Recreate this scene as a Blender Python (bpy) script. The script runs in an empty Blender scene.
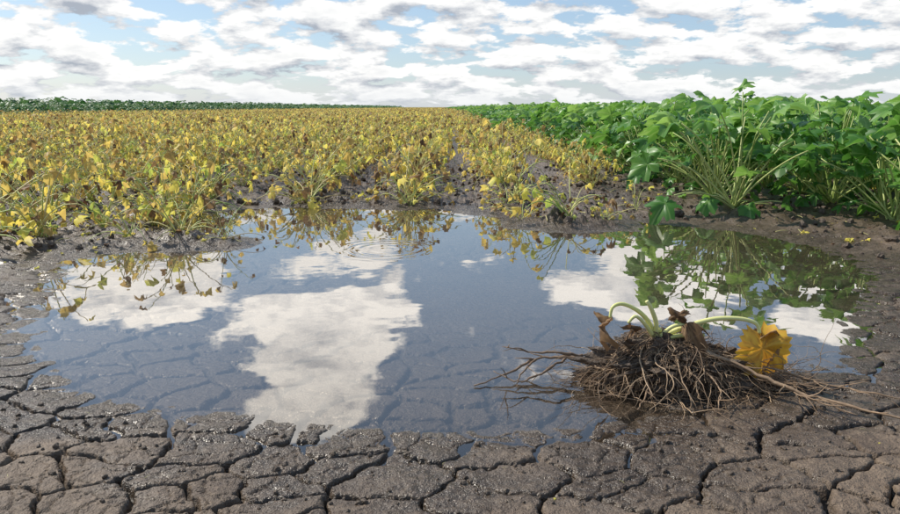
import bpy, math, random
import numpy as np
from mathutils import Vector, Matrix
random.seed(7); rng=np.random.default_rng(7)
scene=bpy.context.scene
scene.view_settings.view_transform='Standard'; scene.view_settings.look='None'
scene.view_settings.exposure=0; scene.view_settings.gamma=1

# ---------------------------------------------------------------- noise
def hsh(ix,iy,seed):
    h=(ix.astype(np.int64)*374761393+iy.astype(np.int64)*668265263+seed*1442695041)&0xffffffff
    h=((h^(h>>13))*1274126177)&0xffffffff
    h=((h^(h>>16))*2246822519)&0xffffffff
    h=h^(h>>15)
    return (h&0xffffff)/float(0xffffff)
def vnoise(x,y,seed=0):
    ix=np.floor(x);iy=np.floor(y);fx=x-ix;fy=y-iy
    ux=fx*fx*fx*(fx*(fx*6-15)+10);uy=fy*fy*fy*(fy*(fy*6-15)+10)
    a=hsh(ix,iy,seed);b=hsh(ix+1,iy,seed);c=hsh(ix,iy+1,seed);d=hsh(ix+1,iy+1,seed)
    return (a+(b-a)*ux)*(1-uy)+(c+(d-c)*ux)*uy
def fbm(x,y,oct=4,seed=0,g=.5):
    s=0;a=1;t=0
    for i in range(oct):
        s=s+a*(vnoise(x*2**i+i*17.3,y*2**i-i*9.1,seed+i)*2-1);t+=a;a*=g
    return s/t
def sst(a,b,x):
    t=np.clip((x-a)/(b-a),0,1);return t*t*(3-2*t)
def voro(x,y,seed=0,jit=.85):
    ix=np.floor(x);iy=np.floor(y)
    best=np.full(x.shape,1e9);bx=np.zeros_like(x);by=np.zeros_like(x);cid=np.zeros_like(x)
    for j in range(-1,2):
        for i in range(-1,2):
            cx=ix+i;cy=iy+j
            px=cx+.5+jit*(hsh(cx,cy,seed)-.5)-x;py=cy+.5+jit*(hsh(cx,cy,seed+5)-.5)-y
            d=px*px+py*py;m=d<best
            best=np.where(m,d,best);bx=np.where(m,px,bx);by=np.where(m,py,by);cid=np.where(m,hsh(cx,cy,seed+9),cid)
    ed=np.full(x.shape,1e9)
    for j in range(-2,3):
        for i in range(-2,3):
            cx=ix+i;cy=iy+j
            px=cx+.5+jit*(hsh(cx,cy,seed)-.5)-x;py=cy+.5+jit*(hsh(cx,cy,seed+5)-.5)-y
            dx=px-bx;dy=py-by;l=np.sqrt(dx*dx+dy*dy)
            e=np.where(l>1e-5,.5*((px+bx)*dx+(py+by)*dy)/np.maximum(l,1e-6),1e9)
            ed=np.minimum(ed,e)
    return ed,cid,bx,by

# ---------------------------------------------------------------- puddle outline (metres)
POLY=np.array([(-1.40,2.14),(-1.60,2.45),(-1.74,2.82),(-1.9,3.13),(-2.05,3.61),(-1.83,3.90),(-1.27,3.98),(-1.24,4.2),
 (-1.75,4.55),(-2.05,4.85),(-1.98,5.35),(-1.5,5.62),(-.9,5.6),(-.45,5.5),(-.08,5.6),(.25,5.35),(.42,5.1),(.45,4.7),(.8,4.5),
 (1.2,4.6),(1.3,4.95),(1.7,4.75),(2.02,4.25),(2.16,3.65),(1.97,3.15),(1.76,2.86),(1.58,2.58),(1.38,2.28),(1.2,2.06),(1.03,1.95),
 (.72,1.84),(.55,1.70),(.27,1.61),(0,1.60),(-.25,1.62),(-.463,1.67),(-.67,1.73),(-.90,1.79),(-1.12,1.90),(-1.28,2.02)])
def sdist(x,y):
    d=np.full(x.shape,1e9);ins=np.zeros(x.shape,bool)
    n=len(POLY)
    for i in range(n):
        ax,ay=POLY[i];bx,by=POLY[(i+1)%n]
        ex,ey=bx-ax,by-ay;wx,wy=x-ax,y-ay
        t=np.clip((wx*ex+wy*ey)/(ex*ex+ey*ey),0,1)
        d=np.minimum(d,(wx-ex*t)**2+(wy-ey*t)**2)
        c=((ay>y)!=(by>y))
        xi=ax+(y-ay)*ex/(ey if abs(ey)>1e-9 else 1e-9)
        ins^=(c&(x<xi))
    d=np.sqrt(d)
    return np.where(ins,-d,d)
def height(x,y):
    """returns z, wetness, crack, distance to the shore"""
    x=np.asarray(x,float);y=np.asarray(y,float)
    near=sst(14,9,y)*sst(12,8,np.abs(x))
    d=sdist(x,y)
    wob=fbm(x*3,y*3,3,40)*.07+fbm(x*11,y*11,3,44)*.035
    d2=d+wob
    z=np.where(d2<0,-.045*sst(.1,1.0,-d2)-.011*sst(0,.18,-d2),.008*sst(0,.12,d2)+.028*sst(.08,.55,d2))
    wx=x+fbm(x*4,y*4,2,50)*.05+fbm(x*16,y*16,4,52,.6)*.026;wy=y+fbm(x*4,y*4,2,60)*.05+fbm(x*16,y*16,4,62,.6)*.026
    e,cid,bx,by=voro(wx/.172,wy/.145,3,.98)
    e=e*.158
    fieldmask=sst(3.7,4.8,y+ .35*np.abs(x))
    plate=(1-fieldmask)
    wvar=vnoise(x*5,y*5,77)
    und=(d2<0)
    w=.0012+.0065*wvar**1.6+.003*und
    deepw=sst(-1.3,-.5,d2)
    crack=(1-sst(w*.5,w+.0042+.006*und,e))*plate*np.where(d2>0,1,deepw)
    e2,cid2,_,_=voro(wx/.08+9,wy/.07,23,.95)
    e2=e2*.075
    sec=(1-sst(.0004,.004,e2))*plate*sst(.48,.60,vnoise(x*3.6,y*3.6,81))*(d2>-.15)*sst(.0,.02,e)
    z=z+plate*sst(-.4,.2,d2)*(.003*sst(0,.018,e)+(cid-.5)*.004+(bx*(cid-.5)+by*(.5-cid))*.005)
    z=z-crack*.028*np.where(und,.5,1)-sec*.006
    am=.35+.65*sst(-.02,.2,d)
    z=z+am*near*(fbm(x*8,y*8,3,90)*.006+fbm(x*26,y*26,5,95,.68)*.0055*(1+.8*fieldmask))
    lump=np.abs(fbm(x*7,y*7,5,110,.6))
    z=z+fieldmask*near*sst(.0,.35,d)*(lump*.06-.004)
    for (cx,cy,rx,ry,h) in [(-1.62,4.13,.5,.2,.045),(.85,4.85,.42,.28,.05),(.35,5.4,.4,.2,.03)]:
        q=((x-cx)/rx)**2+((y-cy)/ry)**2
        z=z+h*np.exp(-q*1.6)*(.55+1.3*lump)
    z=z+.035*np.cos((x+.3)/.85*2*math.pi)*sst(5.8,7,y)*sst(1.9,1.4,x)
    wet=np.clip(sst(.62,.05,d2+fbm(x*6,y*6,3,130)*.4),0,1)
    wet=np.maximum(wet,fieldmask*(.35+.5*vnoise(x*2,y*2,140)))
    wet=np.where(d2<-.03,1.6,wet)
    return z,wet,np.maximum(crack,sec*.5),d

# ---------------------------------------------------------------- helpers
def mesh_obj(name,verts,faces,mats=(),midx=None,smooth=True,attrs=None,parent=None,link=True):
    me=bpy.data.meshes.new(name)
    me.from_pydata([tuple(v) for v in verts],[],faces)
    for m in mats: me.materials.append(m)
    if midx is not None: me.polygons.foreach_set('material_index',midx)
    if smooth: me.polygons.foreach_set('use_smooth',[True]*len(me.polygons))
    for k,v in (attrs or {}).items():
        a=me.attributes.new(k,'FLOAT','POINT');a.data.foreach_set('value',v)
    me.update()
    ob=bpy.data.objects.new(name,me)
    if link: scene.collection.objects.link(ob)
    if parent: ob.parent=parent
    return ob
class NT:
    def __init__(s,nt): s.nt=nt
    def n(s,t,**k):
        nd=s.nt.nodes.new(t)
        for a,b in k.items(): setattr(nd,a,b)
        return nd
    def set(s,sock,v):
        if hasattr(v,'is_output') or hasattr(v,'links'): s.nt.links.new(v,sock)
        else: sock.default_value=v
    def m(s,op,a,b=0.0,c=None,clamp=False):
        nd=s.n('ShaderNodeMath',operation=op,use_clamp=clamp)
        s.set(nd.inputs[0],a);s.set(nd.inputs[1],b)
        if c is not None: s.set(nd.inputs[2],c)
        return nd.outputs[0]
    def mix(s,f,a,b):
        nd=s.n('ShaderNodeMix',data_type='RGBA')
        s.set(nd.inputs[0],f);s.set(nd.inputs[6],a if not isinstance(a,tuple) else (*a,1));s.set(nd.inputs[7],b if not isinstance(b,tuple) else (*b,1))
        return nd.outputs[2]
    def ss(s,x,a,b):
        nd=s.n('ShaderNodeMapRange',interpolation_type='SMOOTHSTEP')
        s.set(nd.inputs[0],x);s.set(nd.inputs[1],a);s.set(nd.inputs[2],b)
        return nd.outputs[0]
    def noise(s,v,scale,detail=4,rough=.5,dist=0):
        nd=s.n('ShaderNodeTexNoise')
        if v is not None: s.set(nd.inputs['Vector'],v)
        nd.inputs['Scale'].default_value=scale;nd.inputs['Detail'].default_value=detail
        nd.inputs['Roughness'].default_value=rough;nd.inputs['Distortion'].default_value=dist
        return nd.outputs[0]
    def attr(s,name):
        return s.n('ShaderNodeAttribute',attribute_name=name).outputs['Fac']
def newmat(name):
    m=bpy.data.materials.new(name);m.use_nodes=True;m.node_tree.nodes.clear()
    t=NT(m.node_tree);o=t.n('ShaderNodeOutputMaterial')
    return m,t,o

# ---------------------------------------------------------------- ground material
gm,t,o=newmat('cracked_mud')
pos=t.n('ShaderNodeNewGeometry').outputs['Position']
wet=t.attr('wet');crk=t.attr('crack')
n1=t.noise(pos,3.5,4,.6);n2=t.noise(pos,38,4,.7);n3=t.noise(pos,200,2,.6)
c=t.mix(t.ss(n1,.35,.65),(.090,.060,.038),(.175,.124,.081))
c=t.mix(t.m('MULTIPLY',t.ss(n2,.48,.72),.6),c,(.28,.21,.145))
c=t.mix(t.m('MULTIPLY',t.ss(n3,.5,.68),.5),c,(.045,.030,.020))
wetc=t.mix(t.ss(n2,.35,.65),(.038,.026,.016),(.088,.061,.040))
c=t.mix(t.m('MULTIPLY',wet,.9,clamp=True),c,wetc)
under=t.ss(wet,1.05,1.5)
c=t.mix(under,c,t.mix(t.ss(n1,.3,.7),(.078,.060,.044),(.125,.098,.073)))
c=t.mix(t.m('MULTIPLY',crk,t.m('ADD',.76,t.m('MULTIPLY',under,.16))),c,(.012,.009,.006))
sep=t.n('ShaderNodeSeparateXYZ');t.set(sep.inputs[0],pos)
far=t.ss(sep.outputs[1],60,200)
c=t.mix(far,c,(.16,.15,.04))
b=t.n('ShaderNodeBsdfPrincipled')
t.set(b.inputs['Base Color'],c)
rg=t.m('ADD',t.m('MULTIPLY',t.m('MINIMUM',wet,1.0),-.36),t.m('ADD',.46,t.m('MULTIPLY',n2,.38)))
t.set(b.inputs['Roughness'],rg)
b.inputs['Specular IOR Level'].default_value=.5
hh=t.m('ADD',t.m('MULTIPLY',n2,1.5),t.m('MULTIPLY',n3,.5))
bp=t.n('ShaderNodeBump');bp.inputs['Strength'].default_value=.9;bp.inputs['Distance'].default_value=.009
t.set(bp.inputs['Height'],hh);t.set(b.inputs['Normal'],bp.outputs[0])
t.set(o.inputs[0],b.outputs[0])

# ---------------------------------------------------------------- ground sheet
def axis(a,b,step,end,grow):
    l=list(np.arange(a,b,step));s=step;v=l[-1]
    while v<end:
        s=min(s*grow,400);v+=s;l.append(v)
    return l
xp=axis(0,1.3,.004,4000,1.025)
xs=np.array([-v for v in xp[:0:-1]]+xp)
yp=axis(1.1,2.3,.0037,4000,1.011)
ym=[];s=.005;v=1.1
while v>-40: s=min(s*1.08,20);v-=s;ym.append(v)
ys=np.array(ym[::-1]+yp)
X,Y=np.meshgrid(xs,ys)
nx,ny=len(xs),len(ys)
fx=X.ravel();fy=Y.ravel()
Z=np.zeros_like(fx)+.04;W=np.zeros_like(fx);C=np.zeros_like(fx)
msk=(np.abs(fx)<14)&(fy<16)&(fy>-3)
z,w,c_,d_=height(fx[msk],fy[msk]);Z[msk]=z;W[msk]=w;C[msk]=c_
far=~msk
Z[far]+=.035*np.cos((fx[far]+.3)/.85*2*math.pi)*(fy[far]>7)*(fx[far]<1.7)*(fx[far]>-40)*(fy[far]<60)
W[far]=.35
me=bpy.data.meshes.new('ground');nv=nx*ny
me.vertices.add(nv);co=np.empty((nv,3));co[:,0]=fx;co[:,1]=fy;co[:,2]=Z
me.vertices.foreach_set('co',co.ravel())
idx=np.arange(nv).reshape(ny,nx)
q=np.stack([idx[:-1,:-1],idx[:-1,1:],idx[1:,1:],idx[1:,:-1]],-1).reshape(-1,4)
nf=len(q);me.loops.add(nf*4);me.polygons.add(nf)
me.loops.foreach_set('vertex_index',q.ravel())
me.polygons.foreach_set('loop_start',np.arange(0,nf*4,4))
me.polygons.foreach_set('use_smooth',np.ones(nf,bool))
for k,v in (('wet',W),('crack',C)):
    a=me.attributes.new(k,'FLOAT','POINT');a.data.foreach_set('value',v)
me.update();me.materials.append(gm)
scene.collection.objects.link(bpy.data.objects.new('ground',me))
def gz(x,y):
    return float(height(np.array([x]),np.array([y]))[0][0])

# ---------------------------------------------------------------- water
wm,t,o=newmat('puddle_water')
pos=t.n('ShaderNodeNewGeometry').outputs['Position']
vm=t.n('ShaderNodeVectorMath',operation='DISTANCE');t.set(vm.inputs[0],pos);vm.inputs[1].default_value=(-.36,3.95,0)
r=vm.outputs['Value']
rip=t.m('MULTIPLY',t.m('SINE',t.m('MULTIPLY',r,95)),t.m('MULTIPLY',t.ss(r,.48,.12),t.m('ADD',.35,t.ss(t.m('ABSOLUTE',t.m('SUBTRACT',r,.22)),.12,.0))))
nz=t.noise(pos,5,2,.5);nz2=t.noise(pos,1.3,1,.5)
hh=t.m('ADD',t.m('MULTIPLY',rip,.0003),t.m('ADD',t.m('MULTIPLY',nz,.0007),t.m('MULTIPLY',nz2,.003)))
bp=t.n('ShaderNodeBump');bp.inputs['Strength'].default_value=1;bp.inputs['Distance'].default_value=1
t.set(bp.inputs['Height'],hh)
gl=t.n('ShaderNodeBsdfGlossy');gl.inputs['Roughness'].default_value=.0;gl.inputs['Color'].default_value=(1,.96,.91,1)
t.set(gl.inputs['Normal'],bp.outputs[0])
tr=t.n('ShaderNodeBsdfTransparent');tr.inputs[0].default_value=(.84,.79,.72,1)
df=t.n('ShaderNodeBsdfDiffuse');df.inputs[0].default_value=(.12,.095,.07,1)
mt=t.n('ShaderNodeMixShader');mt.inputs[0].default_value=.10
t.set(mt.inputs[1],tr.outputs[0]);t.set(mt.inputs[2],df.outputs[0])
# surface reflectance that is the same from above and from below the water
lw=t.n('ShaderNodeLayerWeight');lw.inputs[0].default_value=.5
fac=t.m('ADD',.06,t.m('MULTIPLY',t.m('POWER',lw.outputs['Facing'],3.2),.94),clamp=True)
mx=t.n('ShaderNodeMixShader');t.set(mx.inputs[0],fac);t.set(mx.inputs[1],mt.outputs[0]);t.set(mx.inputs[2],gl.outputs[0])
t.set(o.inputs[0],mx.outputs[0])
gx=np.arange(-2.6,2.9,.03);gy=np.arange(1.3,6.1,.03)
GX,GY=np.meshgrid(gx,gy);D=sdist(GX,GY)
vid=-np.ones(GX.shape,int);vv=[];ff=[]
for j in range(len(gy)-1):
    for i in range(len(gx)-1):
        if D[j,i]<.2:
            f=[]
            for (jj,ii) in ((j,i),(j,i+1),(j+1,i+1),(j+1,i)):
                if vid[jj,ii]<0: vid[jj,ii]=len(vv);vv.append((gx[ii],gy[jj],0))
                f.append(int(vid[jj,ii]))
            ff.append(f)
mesh_obj('puddle_water',vv,ff,[wm])

# ---------------------------------------------------------------- plant materials
def leafmat(name,cols,trans=.35,rough=.5,vein=None,spec=.4):
    m,t,o=newmat(name)
    rv=t.attr('rnd');rd=t.n('ShaderNodeObjectInfo').outputs['Random']
    f=t.m('ADD',t.m('MULTIPLY',rv,.8),t.m('MULTIPLY',rd,.2),clamp=True)
    cr=t.n('ShaderNodeValToRGB');t.set(cr.inputs[0],f)
    e=cr.color_ramp.elements
    while len(e)<len(cols): e.new(.5)
    for i,(p,cc) in enumerate(cols): e[i].position=p;e[i].color=(*cc,1)
    c=cr.outputs[0]
    if vein: c=t.mix(t.m('MULTIPLY',t.ss(t.attr('vein'),.55,1.0),.6),c,vein)
    b=t.n('ShaderNodeBsdfPrincipled');t.set(b.inputs['Base Color'],c);b.inputs['Roughness'].default_value=rough
    b.inputs['Specular IOR Level'].default_value=spec
    if trans>0:
        tl=t.n('ShaderNodeBsdfTranslucent')
        g=t.n('ShaderNodeHueSaturation');g.inputs['Hue'].default_value=.49;g.inputs['Saturation'].default_value=1.0;g.inputs['Value'].default_value=1.6;t.set(g.inputs['Color'],c)
        t.set(tl.inputs[0],g.outputs[0])
        x=t.n('ShaderNodeMixShader');x.inputs[0].default_value=trans
        t.set(x.inputs[1],b.outputs[0]);t.set(x.inputs[2],tl.outputs[0]);t.set(o.inputs[0],x.outputs[0])
    else: t.set(o.inputs[0],b.outputs[0])
    return m
green=leafmat('green_leaf',[(0,(.03,.10,.014)),(.35,(.06,.19,.025)),(.7,(.13,.29,.045)),(1,(.25,.42,.09))],.38,.40,(.28,.42,.13),.5)
gstem=leafmat('green_stalk',[(0,(.16,.26,.05)),(.5,(.34,.42,.12)),(1,(.52,.54,.22))],.0,.5)
dkgreen=leafmat('dark_green_leaf',[(0,(.014,.06,.012)),(.6,(.035,.13,.03)),(1,(.09,.2,.06))],.25,.5)
yellow=leafmat('yellow_leaf',[(0,(.20,.12,.045)),(.2,(.46,.33,.10)),(.5,(.70,.57,.13)),(.72,(.78,.68,.13)),(1,(.30,.43,.09))],.4,.6)
ystem=leafmat('yellow_stalk',[(0,(.34,.23,.11)),(.35,(.64,.56,.23)),(.7,(.52,.57,.19)),(1,(.24,.38,.08))],.0,.55)
brown=leafmat('dry_brown_leaf',[(0,(.06,.03,.014)),(.5,(.20,.115,.05)),(1,(.44,.29,.13))],.2,.7)

# ---------------------------------------------------------------- plant geometry
class B:
    def __init__(s): s.v=[];s.f=[];s.m=[];s.r=[];s.ve=[]
    def tube(s,path,r0,r1,mat,rnd,sides=5,rf=None):
        base=len(s.v);n=len(path)
        up=Vector((.13,.31,.94))
        for i,p in enumerate(path):
            a=path[max(i-1,0)];b=path[min(i+1,n-1)];d=(b-a)
            if d.length<1e-7: d=Vector((0,0,1))
            d.normalize();sd=d.cross(up)
            if sd.length<.05: sd=d.cross(Vector((1,0,0)))
            sd.normalize();u=sd.cross(d)
            r=r0+(r1-r0)*i/(n-1)
            if rf: r*=rf(i/(n-1))
            for k in range(sides):
                an=2*math.pi*k/sides
                s.v.append(p+sd*(r*math.cos(an))+u*(r*math.sin(an)));s.r.append(rnd);s.ve.append(0)
        for i in range(n-1):
            for k in range(sides):
                s.f.append((base+i*sides+k,base+i*sides+(k+1)%sides,base+(i+1)*sides+(k+1)%sides,base+(i+1)*sides+k));s.m.append(mat)
        s.f.append(tuple(base+(n-1)*sides+k for k in range(sides)));s.m.append(mat)
    def leaf(s,p,d,size,mat,rnd,droop=.4,crump=.1,n=30,rings=(.35,.7,1.0),lob=.42,roll=0,fold=0.1,var=.05):
        d=d.normalized();side=d.cross(Vector((0,0,1)))
        if side.length<.1: side=Vector((random.uniform(-1,1),random.uniform(-1,1),0))
        side.normalize();up=side.cross(d).normalized()
        R=Matrix.Rotation(roll,3,d);side=R@side;up=R@up
        axes=[0,.95,-.95,1.95,-1.95];amp=[1,.90,.90,.72,.72]
        base=len(s.v)
        cen=p+d*size*.38
        s.v.append(cen);s.r.append(rnd);s.ve.append(.9)
        ph=random.uniform(0,6);ph2=random.uniform(0,6)
        for ri,rr in enumerate(rings):
            for k in range(n):
                th=-math.pi+2*math.pi*(k+.0)/n
                best=0;vn=0
                for a,am in zip(axes,amp):
                    dd=abs(th-a);q=max(0,1-dd/.50)
                    best=max(best,am*((1-lob)+lob*min(1,q*1.25)**.6) if dd<.5 else am*(1-lob)*.9)
                    vn=max(vn,max(0,1-dd/.22))
                notch=max(0,1-abs(abs(th)-math.pi)/.45)
                o=best*(1-.6*notch)
                ser=(1+.08*(1 if k%2 else -1)) if rr==rings[-1] else 1
                rad=rr*o*ser*size*.66
                lx=rad*math.cos(th);ly=rad*math.sin(th)
                q=rad/(size*.66)
                z=-droop*size*.6*q*q+crump*size*q*(math.sin(3*th+ph)+.7*math.sin(5*th+ph2))*.6+fold*abs(ly)
                z+=random.uniform(-1,1)*crump*size*.12
                z-=vn*.025*size*q
                s.v.append(cen+d*lx+side*ly+up*z);s.r.append(rnd+random.uniform(-var,var));s.ve.append(vn)
        for k in range(n):
            s.f.append((base,base+1+k,base+1+(k+1)%n));s.m.append(mat)
        for ri in range(len(rings)-1):
            for k in range(n):
                a=base+1+ri*n
                s.f.append((a+k,a+n+k,a+n+(k+1)%n,a+(k+1)%n));s.m.append(mat)
    def obj(s,name,mats,**k):
        return mesh_obj(name,s.v,s.f,mats,s.m,True,{'rnd':s.r,'vein':s.ve},**k)
def arc(p,az,el,L,bend,steps=7,wob=.0):
    pts=[p.copy()];q=p.copy();e=el;a=az
    for i in range(steps):
        e-=bend/steps*(.4+1.2*i/steps);a+=random.uniform(-wob,wob)
        q=q+Vector((math.cos(e)*math.cos(a),math.cos(e)*math.sin(a),math.sin(e)))*(L/steps);pts.append(q.copy())
    return pts,a,e
def green_plant(nl,H=.85,seed=0,mi=0):
    random.seed(seed);b=B()
    for i in range(nl):
        az=i*2.4+random.uniform(-.4,.4);fr=i/nl
        el=math.radians(84-50*fr+random.uniform(-8,8))
        L=H*random.uniform(.74,.98)*(1-.12*fr)
        p=Vector((random.uniform(-.04,.04),random.uniform(-.04,.04),-.03))
        pts,a,e=arc(p,az,el,L,random.uniform(.2,.8),8,.05)
        b.tube(pts,.0085,.0045,1,random.random(),6)
        d=Vector((math.cos(a)*1,math.sin(a)*1,random.uniform(-.5,.7)))
        b.leaf(pts[-1],d,random.uniform(.17,.27),0,random.random(),random.uniform(.1,.8),random.uniform(.14,.30),lob=random.uniform(.35,.58),roll=random.uniform(-.8,.8),n=34,fold=random.uniform(.0,.4))
        for _ in range(random.choice((0,1,1,2))):
            k=random.randint(4,7)
            p2,a2,e2=arc(pts[k],a+random.uniform(-1.5,1.5),min(e+.7,1.0),random.uniform(.05,.13),.6,4)
            b.tube(p2,.004,.0025,1,random.random(),4)
            b.leaf(p2[-1],Vector((math.cos(a2),math.sin(a2),.1)),random.uniform(.09,.17),0,random.random(),.3,.2,n=22,rings=(.5,1),lob=.45)
    for i in range(6):
        pts,a,e=arc(Vector((0,0,-.02)),random.uniform(0,6.28),math.radians(random.uniform(15,45)),random.uniform(.25,.42),.6,6,.1)
        b.tube(pts,.007,.004,1,random.random(),5)
        b.leaf(pts[-1],Vector((math.cos(a),math.sin(a),-.5)),random.uniform(.11,.18),0,random.random()*.8,.6,.25,n=24,rings=(.5,1))
    return b
def yellow_plant(ns,H=.5,seed=0,sick=.2):
    random.seed(seed);b=B()
    for i in range(ns):
        az=random.uniform(0,6.28);el=math.radians(random.triangular(12,89,70))
        L=H*random.uniform(.40,1.2)
        p=Vector((random.uniform(-.05,.05),random.uniform(-.05,.05),-.02))
        pts,a,e=arc(p,az,el,L,random.uniform(.1,1.9),7,.14)
        for q in pts: q.z=max(q.z,-.02)
        b.tube(pts,.0062,.0028,1,random.random(),4)
        if random.random()<.14: continue
        m=0 if random.random()>sick else 2
        b.leaf(pts[-1],Vector((math.cos(a),math.sin(a),random.uniform(-1.6,.7))),random.uniform(.04,.115),m,random.random(),random.uniform(.3,1.5),random.uniform(.25,.6),n=15,rings=(.5,1),roll=random.uniform(-1,1),fold=random.uniform(-.7,.7),lob=.5,var=.12)
        for _ in range(random.choice((0,1,1,2))):
            k=random.randint(2,6)
            p2,a2,e2=arc(pts[k],random.uniform(0,6.28),random.uniform(-.2,1.3),random.uniform(.05,.14),random.uniform(.3,1.3),3)
            b.tube(p2,.0032,.0018,1,random.random(),3)
            m=0 if random.random()>sick else 2
            b.leaf(p2[-1],Vector((math.cos(a2),math.sin(a2),random.uniform(-1.5,.5))),random.uniform(.03,.07),m,random.random(),random.uniform(.4,1.6),random.uniform(.3,.6),n=11,rings=(.5,1),roll=random.uniform(-1,1),fold=random.uniform(-.6,.6),var=.12)
    return b
def template(name,builders,mats):
    col=bpy.data.collections.new(name)
    for b in builders:
        ob=b.obj(name,mats,link=False);col.objects.link(ob)
    return col
C_green=template('green_squash_plant',[green_plant(16,.90,s) for s in (1,2,3,4)],[green,gstem])
C_dark=template('dark_green_crop_plant',[green_plant(11,1.0,s) for s in (11,12)],[dkgreen,gstem])
C_yel=template('yellowed_squash_plant',[yellow_plant(n_,.54,s,k_) for s,n_,k_ in ((21,29,.18),(22,31,.15),(23,26,.30),(24,30,.18),(25,22,.40),(26,30,.12))],[yellow,ystem,brown])
NY=6

def scatter(name,P,R,S,I,col,ground=False):
    P=np.array(P,float)
    if ground:
        m=(P[:,1]<15)&(np.abs(P[:,0])<13.5)
        P[m,2]=height(P[m,0],P[m,1])[0]
    me=bpy.data.meshes.new(name);me.from_pydata([tuple(p) for p in P],[],[])
    a=me.attributes.new('rot','FLOAT_VECTOR','POINT');a.data.foreach_set('vector',np.array(R,float).ravel())
    a=me.attributes.new('scl','FLOAT_VECTOR','POINT');a.data.foreach_set('vector',np.array(S,float).ravel())
    a=me.attributes.new('idx','INT','POINT');a.data.foreach_set('value',np.array(I,np.int32))
    ob=bpy.data.objects.new(name,me);scene.collection.objects.link(ob)
    ng=bpy.data.node_groups.new(name,'GeometryNodeTree')
    ng.interface.new_socket('Geometry',in_out='INPUT',socket_type='NodeSocketGeometry')
    ng.interface.new_socket('Geometry',in_out='OUTPUT',socket_type='NodeSocketGeometry')
    gi=ng.nodes.new('NodeGroupInput');go=ng.nodes.new('NodeGroupOutput')
    ip=ng.nodes.new('GeometryNodeInstanceOnPoints');ci=ng.nodes.new('GeometryNodeCollectionInfo')
    ci.inputs['Collection'].default_value=col;ci.inputs['Separate Children'].default_value=True;ci.inputs['Reset Children'].default_value=True
    def na(n,ty):
        k=ng.nodes.new('GeometryNodeInputNamedAttribute');k.data_type=ty;k.inputs['Name'].default_value=n
        return [s for s in k.outputs if s.enabled and s.name=='Attribute'][0]
    L=ng.links.new
    L(gi.outputs[0],ip.inputs['Points']);L(ci.outputs[0],ip.inputs['Instance'])
    ip.inputs['Pick Instance'].default_value=True
    L(na('idx','INT'),ip.inputs['Instance Index']);L(na('rot','FLOAT_VECTOR'),ip.inputs['Rotation']);L(na('scl','FLOAT_VECTOR'),ip.inputs['Scale'])
    L(ip.outputs[0],go.inputs[0])
    md=ob.modifiers.new('instances','NODES');md.node_group=ng
    return ob
def ru(a,b): return random.uniform(a,b)
random.seed(99)
def front(x):
    if x<-2.0: return 4.5+max(0,(-2.0-x))*(-.10)
    if x<-1.2: return 5.3+ .6*(x+2)
    return 5.85
P=[];R=[];S=[];I=[]
rows=[1.38-.85*k for k in range(0,34)]
for ri,x0 in enumerate(rows):
    y=front(x0)+ (ru(0,.3))+ (.6 if ri==0 else 0)
    while y<60:
        st=.31 if y<14 else (.40 if y<25 else .6)
        if not (random.random()<(.06 if y>8 else .12)):
            x=x0+ru(-.06,.06)
            s=ru(.68,1.22)
            wd=.70 if y<12 else (.76 if y<25 else .95)
            if ri==0: s*=.8
            P.append((x,y+ru(-.08,.08),.06));R.append((ru(-.15,.15),ru(-.15,.15),ru(0,6.28)));S.append((s*wd,s*wd,s));I.append(random.randrange(NY))
        y+=st*ru(.8,1.25)
for y in np.concatenate([np.arange(60,140,1.8),np.arange(140,420,5.0)]):
    for x in (rows if y<140 else np.arange(-28.5,1.5,2.8)):
        s=ru(.85,1.2);w=1.5 if y<140 else 4.5
        P.append((x+ru(-.1,.1),y+ru(-.7,.7),.04));R.append((0,0,ru(0,6.28)));S.append((w,w,s*1.05));I.append(random.randrange(NY))
scatter('yellowed_crop_rows',P,R,S,I,C_yel,True)
P=[];R=[];S=[];I=[]
def gfront(x): return 5.2 if x<2.5 else (4.75 if x<3.0 else 4.15)
for x0 in np.arange(2.25,34,.85):
    y=gfront(x0)+ru(0,.2)
    while y<60:
        st=.42 if y<16 else .85
        x=x0+ru(-.1,.1);s=ru(.85,1.12);w=.95 if y<16 else 1.35
        if x0<3 : s*=.94
        P.append((x,y,.035));R.append((ru(-.1,.1),ru(-.1,.1),ru(0,6.28)));S.append((s*w,s*w,s));I.append(random.randrange(4))
        y+=st*ru(.8,1.2)
        if x0>14: y+=.5
for y in np.concatenate([np.arange(60,140,2.4),np.arange(140,420,6.0)]):
    for x in np.arange(2.8,130 if y>100 else 80,2.4 if y<140 else 4.5):
        s=ru(.9,1.15);w=2.6 if y<140 else 5
        P.append((x+ru(-.3,.3),y+ru(-.6,.6),.03));R.append((0,0,ru(0,6.28)));S.append((w,w,s));I.append(random.randrange(4))
for x0 in np.arange(34,70,2):
    for y in np.arange(35,60,2):
        P.append((x0+ru(-.3,.3),y+ru(-.6,.6),.03));R.append((0,0,ru(0,6.28)));S.append((2.2,2.2,ru(.9,1.1)));I.append(random.randrange(4))
scatter('green_crop_rows',P,R,S,I,C_green,True)
P=[];R=[];S=[];I=[]
for y in np.concatenate([np.arange(22,140,2.2),np.arange(140,420,6.0)]):
    for x in np.arange(-30,-100 if y<140 else -200,-2.2 if y<140 else -5):
        if x<-30-14 and y<40: continue
        s=ru(1.4,1.7);w=2.3 if y<140 else 4.5
        P.append((x+ru(-.3,.3),y+ru(-.6,.6),.03));R.append((0,0,ru(0,6.28)));S.append((w,w,s));I.append(random.randrange(2))
scatter('dark_green_crop_field',P,R,S,I,C_dark)

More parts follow.
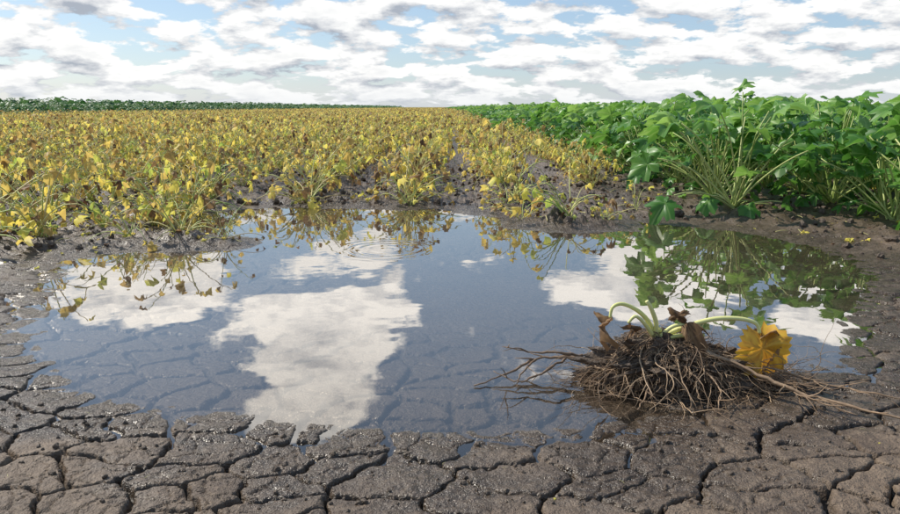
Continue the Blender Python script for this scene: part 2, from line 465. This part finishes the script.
k=50
for (x,y,s,ns) in [(-1.62,4.15,.70,16),(-1.95,4.2,.6,11),(-1.35,4.12,.48,9),(-2.45,4.1,.9,20),(-2.75,3.95,1.0,20),(.82,4.85,.80,18),(1.08,4.85,.55,10),(.52,4.95,.55,10),(.45,5.5,.7,12),(1.45,5.35,.5,8),(-.35,5.75,.95,22),(-1.2,5.85,.95,22),(.55,5.8,.9,20),(-2.1,5.05,.6,10),(-2.3,4.55,.8,16)]:
    b=yellow_plant(ns,.5,k,.2);k+=1
    ob=b.obj('yellowed_squash_plant',[yellow,ystem,brown])
    ob.location=(x,y,gz(x,y));ob.scale=(s,s,s)
random.seed(5)

# ---------------------------------------------------------------- litter and clods
import bmesh
from mathutils import noise as mn
clodm,t,o=newmat('soil_clod')
b=t.n('ShaderNodeBsdfPrincipled');n=t.noise(t.n('ShaderNodeNewGeometry').outputs['Position'],120,3,.65)
t.set(b.inputs['Base Color'],t.mix(n,(.036,.024,.015),(.14,.098,.065)));b.inputs['Roughness'].default_value=.6
bp=t.n('ShaderNodeBump');bp.inputs['Distance'].default_value=.006;t.set(bp.inputs['Height'],n);t.set(b.inputs['Normal'],bp.outputs[0])
t.set(o.inputs[0],b.outputs[0])
def clod(seed):
    bm=bmesh.new();bmesh.ops.create_icosphere(bm,subdivisions=2,radius=1)
    for v in bm.verts:
        v.co*=1+.45*mn.noise(v.co*1.3+Vector((seed*3.1,0,0)))+.2*mn.noise(v.co*3+Vector((0,seed,0)));v.co.z*=.7
    me=bpy.data.meshes.new('soil_clod');bm.to_mesh(me);bm.free();me.materials.append(clodm)
    return bpy.data.objects.new('soil_clod',me)
cc=bpy.data.collections.new('soil_clods')
for s in range(5): cc.objects.link(clod(s))
random.seed(31)
def spread(n,xr,yr,sz,cond=lambda x,y,d:d>.05,p=2.5):
    xs_=np.array([ru(*xr) for _ in range(n)]);ys_=np.array([ru(*yr) for _ in range(n)])
    z,w,c,d=height(xs_,ys_);P=[];R=[];S=[];I=[]
    for x,y,zz,dd in zip(xs_,ys_,z,d):
        if cond(x,y,dd):
            s=sz[0]+(sz[1]-sz[0])*random.random()**p
            P.append((x,y,zz+s*.15));R.append((ru(0,6),ru(0,6),ru(0,6)));S.append((s,s,s));I.append(random.randrange(5))
    return P,R,S,I
A=spread(4200,(-1.8,1.8),(1.0,2.6),(.0012,.009),p=5)
Bq=spread(5200,(-6,6),(3.6,9),(.006,.035),lambda x,y,d:d>.12,p=3)
Cq=spread(420,(.35,1.12),(1.82,2.12),(.003,.02),lambda x,y,d:((x-.72)/.37)**2+((y-1.97)/.14)**2<1,p=2)
scatter('soil_clods',*[a+b+c for a,b,c in zip(A,Bq,Cq)],cc)
lc=bpy.data.collections.new('dry_leaf_litter')
for s in range(5):
    random.seed(200+s);b=B()
    if s<3: b.leaf(Vector((0,0,0)),Vector((1,0,.1)),1,0,random.random(),.6,.5,n=16,rings=(.5,1))
    else:
        pts,a,e=arc(Vector((-.8,0,0)),0,.3,1.8,.6,6,.3);b.tube(pts,.05,.03,1,.4,5)
    lc.objects.link(b.obj('dry_leaf_litter',[brown if s<2 else yellow,ystem],link=False))
random.seed(77)
A=spread(110,(-1.8,1.8),(1.1,2.4),(.005,.013),lambda x,y,d:d>.03)
Bq=spread(3400,(-6,6),(4,9),(.015,.06),lambda x,y,d:d>.15)
Cq=spread(260,(-3,-1.2),(3.3,4.6),(.01,.035),lambda x,y,d:d>.05)
pts4=[a+b+c for a,b,c in zip(A,Bq,Cq)]
pts4[1]=[(ru(-.3,.3),ru(-.3,.3),r[2]) for r in pts4[1]]
scatter('dry_leaf_litter',*pts4,lc)

# ---------------------------------------------------------------- uprooted plant
rootm,t,o=newmat('root_bark')
b=t.n('ShaderNodeBsdfPrincipled');gp=t.n('ShaderNodeNewGeometry').outputs['Position']
n=t.noise(gp,90,3,.6);rv=t.attr('rnd')
cr=t.n('ShaderNodeValToRGB');t.set(cr.inputs[0],t.m('ADD',t.m('MULTIPLY',rv,.8),t.m('MULTIPLY',t.m('SUBTRACT',n,.4),.6),clamp=True))
e=cr.color_ramp.elements;e[0].color=(.06,.038,.023,1);e[1].color=(.58,.42,.26,1);q_=e.new(.5);q_.color=(.25,.16,.092,1)
t.set(b.inputs['Base Color'],cr.outputs[0]);b.inputs['Roughness'].default_value=.6
t.set(o.inputs[0],b.outputs[0])
palem=leafmat('pale_stalk',[(0,(.42,.42,.13)),(.5,(.62,.62,.22)),(1,(.74,.71,.33))],0,.4)
emp=bpy.data.objects.new('uprooted_squash_plant',None);scene.collection.objects.link(emp)
CX,CY=.69,1.96
bm=bmesh.new();bmesh.ops.create_icosphere(bm,subdivisions=6,radius=1)
def hump(u): return .052*math.exp(-((u+.30)/.50)**2)
for v in bm.verts:
    c0=v.co.copy()
    k=1+.25*mn.noise(c0*2.2)+.30*mn.noise(c0*5)+.22*mn.noise(c0*11)+.14*mn.noise(c0*24)
    v.co=Vector((c0.x*.25*k,c0.y*.12*k,c0.z*.086*k))
    v.co.z+=.008+hump(c0.x)
    v.co+=Vector((CX-.01,CY,0))
me=bpy.data.meshes.new('root_soil_core');bm.to_mesh(me);bm.free();me.materials.append(clodm)
ob=bpy.data.objects.new('root_soil_core',me);scene.collection.objects.link(ob);ob.parent=emp
random.seed(12);b=B()
def cr_path(pts,n=8,jit=0):
    pts=[Vector(p) for p in pts];out=[]
    P_=[pts[0]*2-pts[1]]+pts+[pts[-1]*2-pts[-2]]
    for i in range(1,len(P_)-2):
        for k in range(n):
            u=k/n;a,b_,c,d=P_[i-1],P_[i],P_[i+1],P_[i+2]
            q=.5*((2*b_)+(c-a)*u+(2*a-5*b_+4*c-d)*u*u+(3*b_-a-3*c+d)*u**3)
            if jit: q+=Vector((ru(-jit,jit),ru(-jit,jit),ru(-jit,jit)))
            out.append(q)
    out.append(pts[-1]);return out
def fiber(p,d,L,r,rnd,curl=.35,grav=.10,minz=.004,step=.016,branch=True,sides=5):
    q=p.copy();pts=[q.copy()];d=d.normalized();cv=Vector((ru(-1,1),ru(-1,1),ru(-1,1)))*.18
    for i in range(max(4,int(L/step))):
        d=(d+Vector((ru(-curl,curl),ru(-curl,curl),ru(-curl,curl)))+cv*.6+Vector((0,0,-grav))).normalized()
        if random.random()<.25: cv=Vector((ru(-1,1),ru(-1,1),ru(-1,1)))*.25
        q=q+d*step
        if q.z<minz: q.z=minz+ru(0,.004);d.z=abs(d.z)*.2
        pts.append(q.copy())
        if branch and random.random()<.10:
            fiber(q.copy(),d+Vector((ru(-1,1),ru(-1,1),ru(-.6,.6))),L*.4,r*.5,rnd,curl,grav,minz,step,False,3)
    b.tube(pts,r,r*.3,0,rnd,sides)
for i in range(2300):
    a=ru(0,6.28);el=ru(-.1,1.5)
    n=Vector((math.cos(el)*math.cos(a),math.cos(el)*math.sin(a),math.sin(el)))
    p=Vector((CX+n.x*.24,CY+n.y*.112,.01+n.z*.088+hump(n.x)))+Vector((ru(-.02,.02),ru(-.015,.015),ru(-.008,.008)))
    dr=Vector((n.x*1.0+ru(-1,1),n.y*.8+ru(-.8,.8),ru(-1.2,.35)))
    th=random.choice((.0006,.0008,.001,.0013,.0019))
    fiber(p,dr,ru(.03,.16)*(.8+.6*max(0,n.x)),th,random.random()**1.1,.45,.15,minz=.005,step=.010,sides=4)
for i in range(105):
    a=ru(0,6.28)
    p=Vector((CX-.08+ru(-.05,.09),CY+ru(-.04,.03),.13))
    fiber(p,Vector((math.cos(a)*1.6+.2,math.sin(a)*.8-.15,ru(-.5,.05))),ru(.16,.42),ru(.0015,.0032),ru(.3,1),.22,.11,minz=.012,step=.013)
for i in range(26):   # loose strands lying out over the water
    p=Vector((CX-.20+ru(-.03,.03),CY+ru(-.06,.05),ru(.02,.07)))
    fiber(p,Vector((-1,ru(-.6,.5),ru(-.3,.2))),ru(.10,.26),ru(.0009,.0022),ru(.2,.8),.22,.06,minz=.004,step=.013)
for i in range(22):   # and over the mud on the other side
    p=Vector((CX+.18+ru(-.03,.05),CY+ru(-.1,.0),ru(.03,.07)))
    fiber(p,Vector((1,ru(-1.0,.1),ru(-.3,.1))),ru(.12,.34),ru(.0009,.0022),ru(.3,.9),.20,.05,minz=.042,step=.013)
def lroot(pts,r0,r1,rnd,j=.004,sub=3):
    path=cr_path(pts,6,j);b.tube(path,r0,r1,0,rnd,7,rf=lambda u:1+.2*math.sin(u*23+rnd*9))
    for _ in range(sub):
        k=random.randrange(len(path)//4,len(path)-1)
        fiber(path[k].copy(),Vector((ru(-1,1),ru(-1,.4),ru(-.2,.5)))+(path[k+1]-path[k]).normalized(),ru(.04,.11),r0*.45,rnd,.25,.05,.004)
lroot([(.66,1.95,.12),(.55,2.0,.10),(.44,2.0,.06),(.35,2.02,.055),(.26,2.03,.045),(.17,1.97,.02),(.07,1.92,.004)],.0075,.002,.3,.003,4)
lroot([(.40,2.01,.06),(.33,1.99,.08),(.25,2.01,.075),(.16,2.03,.085)],.0055,.0013,.25,.003,2)
lroot([(.35,2.02,.05),(.27,1.95,.03),(.20,1.92,.018),(.13,1.97,.03)],.0045,.0012,.3,.003,2)
lroot([(.26,2.03,.045),(.21,1.96,.02),(.19,1.90,.006)],.004,.001,.3,.003,1)
lroot([(.66,1.93,.13),(.80,1.87,.095),(.90,1.78,.06),(1.0,1.70,.048),(1.10,1.62,.045),(1.25,1.56,.045)],.0062,.0025,.62,.004,7)
lroot([(.7,1.93,.12),(.86,1.83,.07),(.94,1.73,.05),(1.02,1.63,.045)],.0042,.0012,.5,.004,5)
lroot([(.75,1.95,.10),(.9,1.9,.07),(1.02,1.84,.05),(1.16,1.75,.045),(1.3,1.72,.045)],.0042,.0013,.6,.004,6)
lroot([(.6,1.93,.10),(.56,1.86,.07),(.54,1.80,.03),(.50,1.74,.01)],.004,.0015,.5,.003,4)
lroot([(.7,1.9,.08),(.72,1.83,.07),(.73,1.77,.05),(.70,1.70,.04)],.0035,.0012,.6,.003,4)
b.obj('roots',[rootm],parent=emp)
b=B()
b.tube(cr_path([(.60,1.97,.08),(.605,1.97,.13),(.61,1.965,.165)],5),.02,.013,0,.3,10)
b.tube(cr_path([(.60,1.965,.14),(.58,1.955,.185),(.545,1.95,.222),(.50,1.95,.243),(.47,1.945,.235),(.462,1.94,.205)],7),.0078,.0042,0,.6,9)
b.tube(cr_path([(.605,1.96,.14),(.598,1.95,.19),(.578,1.94,.235),(.565,1.94,.255)],7),.0078,.0055,0,.9,9)
b.tube(cr_path([(.62,1.96,.14),(.68,1.95,.172),(.76,1.94,.20),(.83,1.93,.205),(.878,1.925,.192),(.89,1.92,.165)],8),.0085,.0048,0,.8,9)
b.tube(cr_path([(.61,1.95,.14),(.64,1.94,.175),(.67,1.935,.185),(.70,1.93,.175)],6),.0065,.004,0,.8,8)
b.tube(cr_path([(.59,1.95,.15),(.56,1.93,.19),(.53,1.92,.215),(.51,1.92,.195)],6),.0065,.004,0,.85,8)
b.tube(cr_path([(.625,1.95,.14),(.68,1.93,.155),(.73,1.915,.16)],6),.0075,.005,0,.4,8)
b.obj('stalks',[palem],parent=emp)
b=B();random.seed(3)
R4=(.2,.4,.6,.8,1)
b.leaf(Vector((.462,1.94,.215)),Vector((-.35,0,-1)),.10,0,.5,1.1,.45,lob=.45,fold=.9,rings=R4,var=.35,n=40)
b.leaf(Vector((.51,1.92,.20)),Vector((.3,-.2,-1)),.055,0,.3,1.1,.5,lob=.45,fold=.9,rings=R4,var=.35,n=40)
b.leaf(Vector((.65,1.93,.185)),Vector((.9,-.1,.25)),.085,0,.5,1.1,.5,lob=.45,fold=-.8,rings=R4,var=.35,n=40)
b.leaf(Vector((.65,1.93,.19)),Vector((.2,.3,.5)),.06,0,.3,1.2,.5,lob=.45,fold=.7,rings=R4,var=.35,n=40)
b.leaf(Vector((.888,1.92,.180)),Vector((.12,-.25,-1)),.155,1,.42,.5,.22,lob=.16,roll=.35,fold=.45,rings=R4,var=.28,n=44)
b.leaf(Vector((.893,1.925,.172)),Vector((.7,.2,-1)),.085,0,.8,1.0,.4,lob=.2,roll=-.4,fold=.7,rings=R4,var=.3,n=40)
orange=leafmat('orange_leaf',[(0,(.20,.08,.02)),(.3,(.60,.33,.035)),(.7,(.78,.53,.06)),(1,(.80,.64,.10))],.3,.5,(.45,.26,.05))
b.obj('wilted_leaves',[brown,orange],parent=emp)

# ---------------------------------------------------------------- world
SUN_EL,SUN_AZ=math.radians(46),math.radians(-60)   # azimuth clockwise from +Y
w=bpy.data.worlds.new('World');scene.world=w;w.use_nodes=True;w.node_tree.nodes.clear()
t=NT(w.node_tree);o=t.n('ShaderNodeOutputWorld');bg=t.n('ShaderNodeBackground')
sky=t.n('ShaderNodeTexSky',sky_type='NISHITA');sky.sun_disc=False;sky.sun_elevation=SUN_EL;sky.sun_rotation=SUN_AZ
sky.air_density=1.0;sky.dust_density=.6;sky.ozone_density=1.5
v=t.n('ShaderNodeTexCoord').outputs['Generated']
sp=t.n('ShaderNodeSeparateXYZ');t.set(sp.inputs[0],v);x,y,z=sp.outputs
zc=t.m('MAXIMUM',z,0.0)
az=t.m('ARCTAN2',x,y);el=t.m('ARCSINE',z)
blob=None
for (a0,e0,wa,we,g) in [(-11,18.5,8.5,7.5,.34),(-14,24,7,3.5,.28),(-23.5,13.0,7.5,3.8,.34),(-6,12.0,4.5,3.2,.26),(15.5,13.8,9.5,4.2,.36),(31,14,7,5,.3),(-42,18,9,5,.25)]:
    da=t.m('DIVIDE',t.m('SUBTRACT',az,math.radians(a0)),math.radians(wa))
    de=t.m('DIVIDE',t.m('SUBTRACT',el,math.radians(e0)),math.radians(we))
    rr=t.m('SQRT',t.m('ADD',t.m('MULTIPLY',da,da),t.m('MULTIPLY',de,de)))
    bl=t.m('MULTIPLY',t.m('MAXIMUM',t.m('SUBTRACT',1.1,rr),0),g)
    blob=bl if blob is None else t.m('MAXIMUM',blob,bl)
hiw=t.ss(el,.13,.17)
add=t.m('ADD',t.m('MULTIPLY',t.m('SUBTRACT',blob,.15),hiw),t.m('MULTIPLY',t.m('SUBTRACT',1.0,hiw),.01))
def dens(shift):
    den=t.m('ADD',zc,.27+shift)
    cb=t.n('ShaderNodeCombineXYZ');t.set(cb.inputs[0],t.m('DIVIDE',x,den));t.set(cb.inputs[1],t.m('DIVIDE',y,den))
    return t.noise(cb.outputs[0],3.9,7,.58,0)
n1=dens(0);n2=dens(.016)
n1s=t.m('ADD',.5,t.m('MULTIPLY',t.m('SUBTRACT',n1,.5),t.m('SUBTRACT',1.0,t.m('MULTIPLY',hiw,.2))))
d1=t.m('ADD',n1s,add)
mask=t.ss(d1,.435,.50)
lit=t.m('ADD',.76,t.m('MULTIPLY',t.m('SUBTRACT',n1,n2),5.0),clamp=True)
thick=t.ss(d1,.54,.72)
lit=t.m('SUBTRACT',lit,t.m('MULTIPLY',thick,.25),clamp=True)
lit=t.m('ADD',lit,t.m('MULTIPLY',hiw,.12),clamp=True)
cc_=t.mix(lit,(.42,.46,.53),(1.08,1.07,1.05))
hi=t.n('ShaderNodeVectorMath',operation='SCALE');t.set(hi.inputs[0],cc_);t.set(hi.inputs[3],t.m('ADD',1.0,t.m('MULTIPLY',t.ss(el,.15,.3),.9)))
sk=t.n('ShaderNodeVectorMath',operation='SCALE');t.set(sk.inputs[0],sky.outputs[0]);sk.inputs[3].default_value=.13
skc=t.mix(.4,sk.outputs[0],(.38,.56,.82))
col=t.mix(t.m('MULTIPLY',mask,.96),skc,hi.outputs[0])
haze=t.ss(el,.05,.0)
col=t.mix(t.m('MULTIPLY',haze,.45),col,(.78,.82,.86))
t.set(bg.inputs[0],col);bg.inputs[1].default_value=1.0;t.set(o.inputs[0],bg.outputs[0])
w.cycles.sampling_method='MANUAL';w.cycles.sample_map_resolution=256
sl=bpy.data.lights.new('sun','SUN');sl.energy=5.0;sl.angle=math.radians(.6);sl.color=(1,.94,.84)
so=bpy.data.objects.new('sun',sl);scene.collection.objects.link(so)
sd=Vector((math.sin(SUN_AZ)*math.cos(SUN_EL),math.cos(SUN_AZ)*math.cos(SUN_EL),math.sin(SUN_EL)))
so.rotation_euler=sd.to_track_quat('Z','Y').to_euler();so.location=(0,0,20)

# ---------------------------------------------------------------- camera
cam=bpy.data.cameras.new('camera');co_=bpy.data.objects.new('camera',cam);scene.collection.objects.link(co_)
cam.sensor_width=36;cam.lens=28;cam.clip_start=.05;cam.clip_end=9000
co_.location=(0,0,.8);co_.rotation_euler=(math.radians(90-12.1),0,0)
scene.camera=co_
